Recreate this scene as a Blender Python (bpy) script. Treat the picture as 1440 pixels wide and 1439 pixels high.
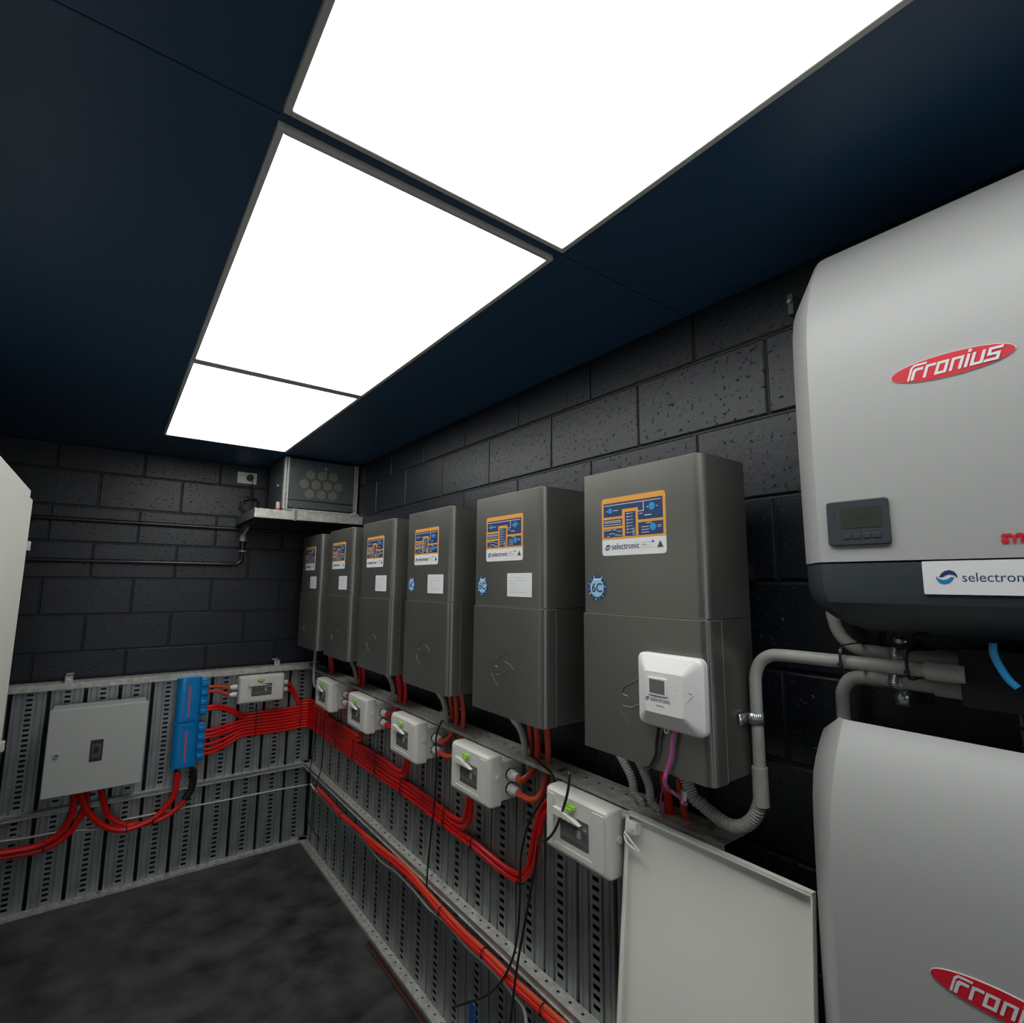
import bpy, math, random
from mathutils import Matrix, Vector
random.seed(7)
S = bpy.context.scene
COL = S.collection
for o in list(bpy.data.objects): bpy.data.objects.remove(o)
PI = math.pi
# ------------------------------------------------------------------ camera
cam_d = bpy.data.cameras.new('camera'); cam = bpy.data.objects.new('camera', cam_d); COL.objects.link(cam)
cam_d.sensor_fit = 'HORIZONTAL'; cam_d.sensor_width = 36.0; cam_d.lens = 18.7295; cam_d.clip_start = 0.02
cam.matrix_world = (Matrix.Translation((-1.2422, -3.8145, 1.6295)) @ Matrix.Rotation(-0.642182, 4, 'Z')
                    @ Matrix.Rotation(PI/2 + 0.134297, 4, 'X') @ Matrix.Rotation(0.0086193, 4, 'Z'))
S.camera = cam
# ------------------------------------------------------------------ light and exposure
S.view_settings.view_transform = 'Standard'; S.view_settings.look = 'None'
S.view_settings.exposure = 0.0; S.view_settings.gamma = 1.0; S.view_settings.use_curve_mapping = False
W = bpy.data.worlds.new('world'); S.world = W; W.use_nodes = True
W.node_tree.nodes['Background'].inputs[0].default_value = (0.75, 0.85, 1.0, 1)
W.node_tree.nodes['Background'].inputs[1].default_value = 0.6
PANEL_E = 4.6
def area(name, loc, rot, sx, sy, power, color):
    l = bpy.data.lights.new(name, 'AREA'); l.shape = 'RECTANGLE'; l.size = sx; l.size_y = sy; l.energy = power; l.color = color
    o = bpy.data.objects.new(name, l); COL.objects.link(o); o.location = loc; o.rotation_euler = rot
    return o
# fill lamp added behind the viewer to brighten the room, no seen source
area('added_fill_light', (-1.35, -5.75, 1.25), (PI/2, 0, 0), 1.3, 2.1, 7, (0.95, 0.98, 1.0))

# ------------------------------------------------------------------ materials
MATS = {}
def mat(name, col, rough=.5, metal=0, bump=0, bscale=60, var=0, vscale=8, emit=0, alpha=None, spec=None, coat=0, stretch=None, trans=0):
    m = bpy.data.materials.new(name); m.use_nodes = True; nt = m.node_tree; b = nt.nodes['Principled BSDF']
    b.inputs['Base Color'].default_value = (*col, 1); b.inputs['Roughness'].default_value = rough; b.inputs['Metallic'].default_value = metal
    if spec is not None: b.inputs['Specular IOR Level'].default_value = spec
    if coat: b.inputs['Coat Weight'].default_value = coat
    if trans: b.inputs['Transmission Weight'].default_value = trans
    if alpha is not None: b.inputs['Alpha'].default_value = alpha
    tc = nt.nodes.new('ShaderNodeTexCoord'); mp = nt.nodes.new('ShaderNodeMapping'); nt.links.new(tc.outputs['Object'], mp.inputs['Vector'])
    if stretch: mp.inputs['Scale'].default_value = stretch
    if bump:
        n = nt.nodes.new('ShaderNodeTexNoise'); n.inputs['Scale'].default_value = bscale; n.inputs['Detail'].default_value = 5
        bp = nt.nodes.new('ShaderNodeBump'); bp.inputs['Strength'].default_value = bump; bp.inputs['Distance'].default_value = .004
        nt.links.new(mp.outputs[0], n.inputs['Vector']); nt.links.new(n.outputs['Fac'], bp.inputs['Height']); nt.links.new(bp.outputs[0], b.inputs['Normal'])
    if var:
        n = nt.nodes.new('ShaderNodeTexNoise'); n.inputs['Scale'].default_value = vscale; n.inputs['Detail'].default_value = 6
        r = nt.nodes.new('ShaderNodeValToRGB'); r.color_ramp.elements[0].position = .3; r.color_ramp.elements[1].position = .7
        r.color_ramp.elements[0].color = (*[c*(1-var) for c in col], 1); r.color_ramp.elements[1].color = (*[min(1, c*(1+var)) for c in col], 1)
        nt.links.new(mp.outputs[0], n.inputs['Vector']); nt.links.new(n.outputs['Fac'], r.inputs[0]); nt.links.new(r.outputs[0], b.inputs['Base Color'])
        rr = nt.nodes.new('ShaderNodeMapRange'); rr.inputs[3].default_value = max(.05, rough-.1); rr.inputs[4].default_value = min(1, rough+.1)
        nt.links.new(n.outputs['Fac'], rr.inputs[0]); nt.links.new(rr.outputs[0], b.inputs['Roughness'])
    if emit:
        b.inputs['Emission Color'].default_value = (*col, 1); b.inputs['Emission Strength'].default_value = emit
    MATS[name] = m
    return m
def block_mat():
    m = mat('black_painted_block', (.0060, .0092, .0145), .39); nt = m.node_tree; b = nt.nodes['Principled BSDF']
    tc = nt.nodes.new('ShaderNodeTexCoord')
    a = nt.nodes.new('ShaderNodeTexNoise'); a.inputs['Scale'].default_value = 45; a.inputs['Detail'].default_value = 8; a.inputs['Roughness'].default_value = .65
    v = nt.nodes.new('ShaderNodeTexNoise'); v.inputs['Scale'].default_value = 75; v.inputs['Detail'].default_value = 2
    r = nt.nodes.new('ShaderNodeValToRGB'); r.color_ramp.elements[0].position = .27; r.color_ramp.elements[1].position = .36
    ad = nt.nodes.new('ShaderNodeMath'); ad.operation = 'MULTIPLY_ADD'; ad.inputs[1].default_value = .35
    bp = nt.nodes.new('ShaderNodeBump'); bp.inputs['Strength'].default_value = .75; bp.inputs['Distance'].default_value = .004
    for n in (a, v): nt.links.new(tc.outputs['Object'], n.inputs['Vector'])
    nt.links.new(v.outputs['Fac'], r.inputs[0]); nt.links.new(a.outputs['Fac'], ad.inputs[0]); nt.links.new(r.outputs[0], ad.inputs[2])
    nt.links.new(ad.outputs[0], bp.inputs['Height']); nt.links.new(bp.outputs[0], b.inputs['Normal'])
    return m
M_BLOCK = block_mat()
M_MORTAR = mat('black_mortar', (.008, .010, .013), .5, bump=.4, bscale=90)
M_CEIL = mat('dark_navy_ceiling', (.026, .078, .155), .42, bump=.05, bscale=300)
M_FLOOR = mat('black_floor', (.044, .044, .043), .5, bump=.6, bscale=26, var=.7, vscale=7)
M_GALV = mat('galvanised', (.34, .365, .365), .40, .72, var=.20, vscale=14, bump=.03, bscale=120, stretch=(1, 1, .5))
M_GALV2 = mat('galvanised_pale', (.50, .50, .455), .5, .35, var=.25, vscale=40)
M_CAB = mat('bronze_grey_metal', (.205, .200, .182), .40, .76, bump=.04, bscale=500, var=.05, vscale=3)
M_CABIN = mat('cabinet_dark_inner', (.02, .02, .02), .6)
M_INV = mat('inverter_light_grey', (.37, .375, .365), .42, bump=.06, bscale=500)
M_INVD = mat('inverter_dark_plastic', (.033, .043, .050), .42, bump=.06, bscale=500)
M_WHITE = mat('white_plastic', (.66, .65, .60), .38)
M_WHITE2 = mat('bright_white_plastic', (.80, .79, .77), .3)
M_GREYBOX = mat('grey_powder_coat', (.47, .49, .46), .5, bump=.06, bscale=400)
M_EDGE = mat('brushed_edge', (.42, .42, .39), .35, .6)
M_PALE = mat('pale_grey_cabinet', (.66, .66, .60), .45, bump=.05, bscale=400)
M_CREAM = mat('cream_powder_coat', (.84, .84, .765), .45, bump=.05, bscale=400)
M_RED = mat('red_cable', (.72, .010, .008), .34)
M_ORANGE = mat('orange_red_cable', (.62, .065, .025), .4)
M_BLACK = mat('black_rubber', (.012, .012, .013), .4)
M_BPIPE = mat('black_gloss_conduit', (.018, .019, .022), .25)
M_CONDUIT = mat('grey_conduit', (.40, .40, .365), .42, var=.06, vscale=20)
M_BLUE = mat('blue_gloss_plastic', (.0, .23, .60), .2, coat=.6)
M_PINK = mat('pink_cable', (.45, .10, .30), .35)
M_PINKS = mat('pink_stripe', (.55, .10, .16), .35)
M_STEEL = mat('bright_zinc', (.62, .66, .66), .28, .9)
M_RACK = mat('dark_grey_rack', (.085, .095, .10), .4, .2)
M_GLASS = mat('smoked_window', (.03, .03, .03), .12)
M_CLEAR = mat('clear_plastic', (.75, .78, .74), .08, alpha=.05)
M_LIME = mat('lime_latch', (.30, .62, .06), .35)
M_BREAK = mat('breaker_grey', (.07, .072, .07), .4)
M_LCDG = mat('lcd_grey_green', (.12, .14, .12), .3)
M_LCD = mat('lcd_dark_green', (.036, .048, .038), .25)
M_MATTE = mat('matt_black', (.004, .004, .005), .8)
M_INK = mat('black_ink', (.02, .02, .025), .5)
M_INKG = mat('grey_ink', (.35, .36, .36), .5)
M_NAVY = mat('navy_print', (.020, .045, .13), .4)
M_LOGOB = mat('blue_print', (.015, .20, .42), .4)
M_SKYB = mat('sky_blue_print', (.02, .28, .62), .4)
M_ORNG = mat('amber_print', (.72, .33, .05), .4)
M_PAPER = mat('white_label', (.70, .71, .71), .5)
M_LBLUE = mat('pale_blue_print', (.33, .55, .72), .4)
M_LOGORED = mat('logo_red', (.62, .015, .03), .4)
M_RUST = mat('brown_board', (.055, .02, .014), .6)
M_TAPE = mat('blue_tape', (.02, .09, .30), .4)
M_HEX = mat('dim_hex_filter', (.15, .15, .12), .6)
def panel_mat():
    m = bpy.data.materials.new('led_diffuser'); m.use_nodes = True; nt = m.node_tree; nt.nodes.clear()
    e = nt.nodes.new('ShaderNodeEmission'); o = nt.nodes.new('ShaderNodeOutputMaterial')
    e.inputs[0].default_value = (.985, 1.0, .985, 1); e.inputs[1].default_value = PANEL_E; nt.links.new(e.outputs[0], o.inputs[0]); return m
M_LED = panel_mat()

# ------------------------------------------------------------------ mesh helpers
class MB:
    def __init__(s): s.v = []; s.f = []; s.m = []; s.sm = []; s.mats = []
    def mi(s, m):
        if m not in s.mats: s.mats.append(m)
        return s.mats.index(m)
    def add(s, vs, fs, m, smooth=False):
        k = len(s.v); i = s.mi(m); s.v += [tuple(p) for p in vs]
        for f in fs: s.f.append([k+q for q in f]); s.m.append(i); s.sm.append(smooth)
        return s
    def box(s, x0, x1, y0, y1, z0, z1, m):
        vs = [(x, y, z) for x in (x0, x1) for y in (y0, y1) for z in (z0, z1)]
        return s.add(vs, [(0, 1, 3, 2), (4, 6, 7, 5), (0, 4, 5, 1), (2, 3, 7, 6), (0, 2, 6, 4), (1, 5, 7, 3)], m)
    def prism(s, poly, a, b, m, axis='y', smooth=False):
        # poly of 2D points; axis y: (x,z); axis z: (x,y); axis x: (y,z)
        def P(p, t): return (p[0], t, p[1]) if axis == 'y' else ((p[0], p[1], t) if axis == 'z' else (t, p[0], p[1]))
        n = len(poly); vs = [P(p, a) for p in poly]+[P(p, b) for p in poly]
        k = len(s.v); s.add(vs, [tuple(range(n))[::-1], tuple(range(n, 2*n))], m, False)
        i = s.mi(m)
        for j in range(n): s.f.append([k+j, k+(j+1) % n, k+n+(j+1) % n, k+n+j]); s.m.append(i); s.sm.append(smooth)
        return s
    def loft(s, rings, m, smooth=True, cap=True):
        n = len(rings[0]); vs = [p for r in rings for p in r]; fs = []
        for i in range(len(rings)-1):
            for j in range(n): fs.append((i*n+j, i*n+(j+1) % n, (i+1)*n+(j+1) % n, (i+1)*n+j))
        k = len(s.v); s.add(vs, fs, m, smooth)
        if cap:
            i = s.mi(m)
            s.f.append([k+j for j in range(n)][::-1]); s.m.append(i); s.sm.append(False)
            s.f.append([k+(len(rings)-1)*n+j for j in range(n)]); s.m.append(i); s.sm.append(False)
        return s
    def tube(s, pts, r, m, seg=10, rfun=None, closed=False):
        P = [Vector(p) for p in pts]; rings = []; n = len(P)
        t0 = (P[1]-P[0]).normalized(); up = Vector((0, 0, 1)) if abs(t0.z) < .9 else Vector((1, 0, 0))
        a = t0.cross(up).normalized()
        for i in range(n):
            t = (P[min(i+1, n-1)]-P[max(i-1, 0)])
            if t.length < 1e-9: t = t0.copy()
            t.normalize(); a = (a-t*a.dot(t)).normalized(); b = t.cross(a)
            rr = r if rfun is None else rfun(i, n)
            rings.append([tuple(P[i]+a*math.cos(2*PI*j/seg)*rr+b*math.sin(2*PI*j/seg)*rr) for j in range(seg)])
        return s.loft(rings, m, True)
    def cyl(s, p, q, r, m, seg=16, r2=None):
        r2 = r if r2 is None else r2; p = Vector(p); q = Vector(q); d = (q-p).normalized()
        u = d.cross(Vector((0, 0, 1)) if abs(d.z) < .9 else Vector((1, 0, 0))).normalized(); w = d.cross(u)
        f = lambda c, rr: [tuple(c+u*math.cos(2*PI*j/seg)*rr+w*math.sin(2*PI*j/seg)*rr) for j in range(seg)]
        return s.loft([f(p, r), f(q, r2)], m, True)
    def text(s, body, x, z, size, y, m, shear=0, bold=0, sx=1, align='LEFT', depth=.0004):
        c = bpy.data.curves.new('t', 'FONT'); c.body = body; c.size = size; c.shear = shear; c.offset = bold; c.align_x = align
        c.extrude = depth/2; c.resolution_u = 3
        o = bpy.data.objects.new('t', c); COL.objects.link(o); bpy.context.view_layer.update()
        me = bpy.data.meshes.new_from_object(o.evaluated_get(bpy.context.evaluated_depsgraph_get()))
        s.add([(x+p.co.x*sx, y-p.co.z, z+p.co.y) for p in me.vertices], [tuple(f.vertices) for f in me.polygons], m)
        bpy.data.objects.remove(o); bpy.data.curves.remove(c); bpy.data.meshes.remove(me); return s
    def build(s, name, parent=None, loc=None, rotz=0, bevel=0, bseg=2, angle=35):
        me = bpy.data.meshes.new(name); me.from_pydata(s.v, [], s.f)
        for m in s.mats: me.materials.append(m)
        me.polygons.foreach_set('material_index', s.m); me.polygons.foreach_set('use_smooth', [bool(q) or bevel > 0 for q in s.sm]); me.update()
        me.set_sharp_from_angle(angle=math.radians(angle))
        o = bpy.data.objects.new(name, me); COL.objects.link(o)
        if parent: o.parent = parent
        if loc: o.location = loc
        o.rotation_euler.z = rotz
        if bevel:
            b = o.modifiers.new('bevel', 'BEVEL'); b.width = bevel; b.segments = bseg; b.limit_method = 'ANGLE'; b.angle_limit = math.radians(40)
        return o
def rrect(x0, x1, z0, z1, r, n=5):
    P = []
    for cx, cz, a in ((x1-r, z1-r, 0), (x0+r, z1-r, 90), (x0+r, z0+r, 180), (x1-r, z0+r, 270)):
        for i in range(n+1):
            t = math.radians(a+90*i/n); P.append((cx+r*math.cos(t), cz+r*math.sin(t)))
    return P
def ell(cx, cz, rx, rz, n=28, tilt=0): 
    return [(cx+rx*math.cos(2*PI*i/n)*math.cos(tilt)-rz*math.sin(2*PI*i/n)*math.sin(tilt), cz+rx*math.cos(2*PI*i/n)*math.sin(tilt)+rz*math.sin(2*PI*i/n)*math.cos(tilt)) for i in range(n)]
def spline(pts, n=8):
    P = [Vector(p) for p in pts]; out = []
    P = [P[0]*2-P[1]]+P+[P[-1]*2-P[-2]]
    for i in range(1, len(P)-2):
        p0, p1, p2, p3 = P[i-1:i+3]
        for k in range(n):
            t = k/n; out.append(.5*((2*p1)+(p2-p0)*t+(2*p0-5*p1+4*p2-p3)*t*t+(3*p1-p0-3*p2+p3)*t**3))
    out.append(P[-2]); return out
def empty(name, loc, rotz=0):
    o = bpy.data.objects.new(name, None); COL.objects.link(o); o.location = loc; o.rotation_euler.z = rotz; o.empty_display_size = .05; return o
def tag(o, label, cat, group=None, kind=None):
    o['label'] = label; o['category'] = cat
    if group: o['group'] = group
    if kind: o['kind'] = kind
    return o
def struct(o): o['kind'] = 'structure'; return o
def copy_tree(o, parent=None):
    c = o.copy(); COL.objects.link(c)
    if parent: c.parent = parent
    for ch in list(o.children): copy_tree(ch, c)
    return c
def cable(name, pts, r, m, label, cat='cable', group=None, n=8, seg=8):
    o0 = Vector(pts[0]); mb = MB().tube([p-o0 for p in spline(pts, n)], r, m, seg)
    return tag(mb.build(name, loc=tuple(o0)), label, cat, group)
RW = -PI/2      # things on the right wall: local x runs to the viewer's right, local -y out of the wall
def swirl(mb, x, z, s, y, ma=None, mb2=None):
    ma = ma or M_NAVY; mb2 = mb2 or M_LOGOB; d = .0005
    up = [(-.36, .0), (-.26, .20), (-.08, .36), (.16, .42), (.38, .33), (.50, .12), (.50, -.06), (.38, .10), (.16, .17), (-.04, .12), (-.18, .0)]
    mb.prism([(x+a*s, z+b*s) for a, b in up], y, y-d, ma)
    mb.prism([(x-a*s, z-b*s) for a, b in up], y, y-d, mb2)

# ------------------------------------------------------------------ room
CEIL = 2.385
def block_wall(name, length, joint_off, z_ref, axis, extra=0):
    # a wall of painted 390 x 190 blocks, each a shallow slab in front of the mortar; local x along the wall, -y out of it
    mb = MB(); mb.box(-.1 if extra == 0 else -extra, length+(.1 if axis == 'y' else 0), .006, .12, -.02, CEIL+.06, M_MORTAR)
    zs = z_ref-12*.2
    k = 0
    while zs < CEIL:
        z0, z1 = max(0, zs+.0035), min(CEIL, zs+.1965)
        off = joint_off+(.2 if k % 2 else 0); x = off-math.ceil((off+extra)/.4)*.4-.4
        while x < length:
            a, b = max(-extra, x+.003), min(length, x+.397)
            if b-a > .02 and z1-z0 > .01:
                e = .004; j = random.uniform(-.0008, .0008)
                r1 = [(a, .006, z0), (b, .006, z0), (b, .006, z1), (a, .006, z1)]
                r2 = [(a, .003+j, z0), (b, .003+j, z0), (b, .003+j, z1), (a, .003+j, z1)]
                r3 = [(a+e, j, z0+e), (b-e, j, z0+e), (b-e, j, z1-e), (a+e, j, z1-e)]
                kk = len(mb.v); mb.add(r1+r2+r3, [(0, 1, 5, 4), (1, 2, 6, 5), (2, 3, 7, 6), (3, 0, 4, 7), (4, 5, 9, 8), (5, 6, 10, 9), (6, 7, 11, 10), (7, 4, 8, 11), (8, 9, 10, 11)], M_BLOCK)
            x += .4
        zs += .2; k += 1
    return mb
# z_ref: a bed joint height; 12 courses below it k is even
w = struct(block_wall('wall_right', 5.9, 2.9872, 2.2395, 'x').build('wall_right', loc=(0, 0, 0), rotz=RW))
w = struct(block_wall('wall_back', 2.3, .77, 2.2395, 'y').build('wall_back', loc=(-2.3, 0, 0)))
mb = MB().box(-.12, 0, -5.9, .12, -.02, CEIL+.06, M_MORTAR); struct(mb.build('wall_left', loc=(-2.3, 0, 0)))
mb = MB().box(-2.3, -1.95, 0, .12, -.02, CEIL+.06, M_MORTAR).box(-.75, 0, 0, .12, -.02, CEIL+.06, M_MORTAR).box(-1.95, -.75, 0, .12, 2.1, CEIL+.06, M_MORTAR)
struct(mb.build('wall_front', loc=(0, -6.02, 0)))
mb = MB().box(-2.45, .15, -6.1, .15, -.1, 0, M_FLOOR); struct(mb.build('floor'))
# ceiling lining sheets with fine open joints between them and openings for the light panels
LX0, LX1 = -1.085, -.482
mb = MB(); ys = [.12, -.53, -1.765, -2.965, -4.18, -5.4, -6.1]
mb.box(-2.42, .12, -6.1, .12, CEIL+.05, CEIL+.06, M_CEIL)
for i in range(len(ys)-1):
    a, b = ys[i+1]+.0015, ys[i]-.0015
    mb.box(-2.42, LX0, a, b, CEIL, CEIL+.02, M_CEIL); mb.box(LX1, .12, a, b, CEIL, CEIL+.02, M_CEIL)
mb.box(LX0, LX1, -.58, .12, CEIL, CEIL+.02, M_CEIL); mb.box(LX0, LX1, -6.1, -4.22, CEIL, CEIL+.02, M_CEIL)
for y in (-1.768, -2.966): mb.box(LX0, LX1, y-.009 if y > -2 else y-.014, y+.009 if y > -2 else y+.014, CEIL, CEIL+.02, M_CEIL)
struct(mb.build('ceiling'))
# ------------------------------------------------------------------ LED ceiling panels
def led(y0, y1, label):
    t = tag(empty('ceiling_light', ((LX0+LX1)/2, (y0+y1)/2, CEIL)), label, 'ceiling light', 'square-edged light panels set in a row in the ceiling')
    hx, hy = (LX1-LX0)/2, (y1-y0)/2; f = .012
    mb = MB(); z0, z1 = -.011, .03
    for q in ((-hx, -hx+f, -hy, hy), (hx-f, hx, -hy, hy), (-hx+f, hx-f, -hy, -hy+f), (-hx+f, hx-f, hy-f, hy)): mb.box(*q, z0, z1, M_WHITE)
    mb.build('frame', t, bevel=.0015)
    MB().box(-hx+f, hx-f, -hy+f, hy-f, -.006, .01, M_LED).build('diffuser', t)
led(-1.757, -.595, 'glowing white light panel furthest away, above the corner rack cabinet')
led(-2.95, -1.779, 'glowing white light panel in the middle of the row of three')
led(-4.2, -2.982, 'glowing white light panel nearest, running out of the top of the photo')
# ------------------------------------------------------------------ galvanised slotted frames
def strip_holes(mb, m, u0, u1, h0, h1, v0, v1, holes, P):
    # a flat strip u0..u1 by v0..v1 with a column of rectangular holes between h0 and h1; P maps (u, v) to a point
    def q(a, b, c, d): k = len(mb.v); mb.add([P(a, c), P(b, c), P(b, d), P(a, d)], [(0, 1, 2, 3)], m)
    q(u0, h0, v0, v1); q(h1, u1, v0, v1); c = v0
    for a, b in holes: q(h0, h1, c, a); c = b
    q(h0, h1, c, v1)
def channel(h):
    mb = MB()
    half = [(0, .030), (0, .003), (.002, 0), (.012, 0), (.0135, .0025), (.016, .0025), (.0175, 0), (.036, 0), (.038, .006), (.043, .006), (.045, 0), (.0465, 0)]
    Wd = .134; prof = half; m2 = [(Wd-x, d) for x, d in half[::-1]]
    for pr in (prof, m2):
        vs = [(x, d, z) for x, d in pr for z in (0, h)]
        mb.add(vs, [(2*i, 2*i+2, 2*i+3, 2*i+1) for i in range(len(pr)-1)], M_GALV)
    holes = []; z = .022
    while z < h-.02: holes.append((z, z+.0115)); z += .0245
    strip_holes(mb, M_GALV, .0465, Wd-.0465, .0545, Wd-.0545, 0, h, holes, lambda u, v: (u, 0, v))
    return mb
def frame_assembly(root, length, first, n, pitch, zt, lip, right):
    # local x along the wall, local y=-.10 is the channel face, -.14 the rail front
    low = high = None
    for i in range(n):
        x = first+pitch*i
        if low is None:
            low = channel(.46-.012).build('slotted_channel', root, (x, -.10, .012)); high = channel(zt-.479).build('slotted_channel', root, (x, -.10, .479))
        else:
            for src, z in ((low, .012), (high, .479)):
                c = src.copy(); COL.objects.link(c); c.parent = root; c.location = (x, -.10, z)
    hl = []; x = .05
    while x < length-.03: hl.append((x-.0045, x+.0045)); x += .05
    x0, x1 = (.10, length)
    hl = [h for h in hl if h[0] > x0+.01]
    if not right: x0, x1 = 0, length-.10; hl = [h for h in hl if h[1] < x1-.01]
    def rail(z, yin, lipd, name, ret):
        mb = MB(); mid = (yin-.14)/2+.002
        strip_holes(mb, M_GALV2, yin, -.14, mid+.004, mid-.004, x0-.03 if right else x0, x1+(.03 if not right else 0), hl, lambda u, v: (v, u, z))
        xa, xb = (x0+.0, x1) if right else (x0, x1)
        a, b = (.142, x1) if right else (x0, length-.142)
        mb.box(a-.002 if right else a, b, -.142, -.1398, z-lipd, z, M_GALV if ret else M_GALV2)  # middle rail lip gets the darker metal to paint in its shade
        if ret:
            mb.box(a, b, -.147, -.142, z-lipd-.002, z-lipd+.002, M_GALV2)
            mb.box(a, b, -.139, -.132, z-lipd-.002, z-lipd, M_GALV2)
        mb.build(name, root)
    rail(.014, -.095, .013, 'bottom_rail', False)
    rail(.479, -.100, .019, 'middle_rail', True)
    rail(zt, -.055, lip, 'top_rail', False)
fr = tag(empty('slotted_steel_frame', (0, 0, 0), RW), 'long galvanised frame of slotted upright channels on the right wall below the dark cabinets', 'metal frame')
frame_assembly(fr, 3.11, .1498, 20, .1452, 1.078, .012, True)
fb = tag(empty('slotted_steel_frame', (-2.1, 0, 0)), 'galvanised frame of slotted upright channels across the back wall', 'metal frame')
frame_assembly(fb, 2.1, .073, 13, .149, 1.098, .033, False)
# wall ties that hold the top rails
def wall_tie(x, y, z, rz, label):
    t = MB(); t.box(-.016, .016, -.105, -.102, -.02, .035, M_GALV2); t.box(-.016, .016, -.105, -.004, .032, .035, M_GALV2); t.cyl((0, -.108, .015), (0, -.1, .015), .006, M_STEEL, 6)
    return tag(t.build('wall_bracket', loc=(x, y, z), rotz=rz), label, 'bracket', 'zinc brackets tying the top rails to the wall')
wall_tie(-1.365, -.038, 1.10, 0, 'small zinc bracket on the back top rail above the grey enclosure')
wall_tie(-.345, -.038, 1.10, 0, 'small zinc bracket on the back top rail above the white breaker box')
wall_tie(-.02, -1.86, 1.082, RW, 'small zinc bracket on the right top rail behind the third breaker box from the corner')

# ------------------------------------------------------------------ the dark inverter cabinets
def sticker():
    mb = MB(); u0, u1, z0, z1 = .066, .256, .456, .596; Wd, H = u1-u0, z1-z0
    X = lambda u: u0+u*Wd
    Z = lambda v: z1-v*H
    def R(a, b, c, d, y, m): mb.box(X(a), X(b), -y, -y+.0004, Z(d), Z(c), m)
    mb.prism(rrect(u0, u1, z0, z1, .008), 0, -.0008, M_PAPER)
    P = rrect(u0, u1, z0, z1, .008); P = [(x, z) for x, z in P if z > Z(.5)]+[(X(0), Z(.72)), (X(1), Z(.72))]
    mb.prism(P, -.0008, -.0012, M_ORNG)
    for q in ((.035, .345, .09, .33), (.345, .60, .09, .215), (.60, .965, .09, .43), (.035, .345, .375, .495), (.035, .345, .54, .685), (.39, .56, .275, .685), (.60, .965, .475, .685)):
        R(*q, .0016, M_NAVY)
    def L(a, b, c, d): R(a, b, c, d, .0020, M_PAPER)
    L(.05, .94, .125, .134); L(.68, .688, .134, .29); L(.60, .68, .282, .292)
    for c, v, r in ((.15, .225, .0065), (.81, .23, .0085), (.82, .565, .0085)): mb.prism(ell(X(c), Z(v), r, r, 16), -.0016, -.0022, M_SKYB)
    for c, v in ((.095, .23), (.745, .235)): mb.prism(ell(X(c), Z(v), .0016, .0016, 8), -.0016, -.0022, M_PAPER)
    L(.20, .28, .222, .232); L(.87, .90, .23, .238); L(.70, .80, .36, .372); L(.62, .67, .325, .334); L(.72, .80, .49, .50)
    for v in (.40, .425, .465): L(.05, .33, v, v+.009)
    L(.05, .16, .555, .566); L(.19, .25, .555, .566)
    for a, b, v in ((.09, .13, .66), (.13, .22, .62), (.22, .27, .645), (.26, .33, .585), (.27, .33, .655)): L(a, b, v, v+.009)
    for k in range(7): L(.42, .45, .30+.053*k, .315+.053*k); L(.46, .52, .302+.053*k, .308+.053*k)
    L(.515, .545, .56, .566); L(.515, .545, .665, .671); L(.515, .518, .56, .671); L(.542, .545, .56, .671); L(.526, .534, .60, .63)
    for v in (.55, .595, .64): L(.65, .76, v, v+.01)
    for v in (.545, .57): L(.885, .94, v, v+.008)
    swirl(mb, X(.095), Z(.86), .017, -.0012)
    mb.text('selectronic', X(.16), Z(.895), .021, -.0012, M_INK, sx=.92)
    R(.64, .80, .80, .806, .0012, M_INKG); R(.64, .78, .85, .856, .0012, M_INKG); R(.65, .70, .83, .845, .0012, M_INKG); R(.64, .80, .885, .89, .0012, M_INKG)
    mb.prism(ell(X(.81), Z(.80), .0028, .0028, 10), -.0008, -.0013, M_BREAK)
    mb.prism([(X(.87), Z(.90)), (X(.96), Z(.90)), (X(.915), Z(.79))], -.0008, -.0013, M_BREAK)
    return mb
def emblem(text):
    mb = MB(); cx, cz = .046, .379
    mb.prism(ell(cx, cz, .031, .031, 24), 0, -.0008, M_NAVY)
    for k in range(14):
        a = 2*PI*k/14+.1; r = .0275; x, z = cx+r*math.cos(a), cz+r*math.sin(a)
        mb.prism(ell(x, z, .0022+.001*(k % 3), .0018, 8, a), -.0008, -.0012, M_LOGOB if k % 2 else M_LBLUE)
    mb.prism(ell(cx, cz, .0225, .0225, 24), -.0008, -.0012, M_LBLUE)
    mb.text(text, cx, cz-.0105, .031, -.0013, M_NAVY, bold=.0006, sx=.95, align='CENTER')
    mb.box(cx-.012, cx+.014, -.0018, -.0012, cz+.0185, cz+.0225, M_PAPER)
    return mb
def paper_label():
    mb = MB(); x0, x1, z0, z1 = .181, .299, .349, .418
    mb.box(x0, x1, -.0008, 0, z0, z1, M_PAPER)
    for k, w in enumerate((.085, .085, .03, .03, .05, .08)): mb.box(x0+.012, x0+.012+w, -.0011, -.0008, z1-.014-.0085*k, z1-.0132-.0085*k, M_INKG)
    return mb
ST, LB = sticker(), paper_label()
protos = {}
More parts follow.
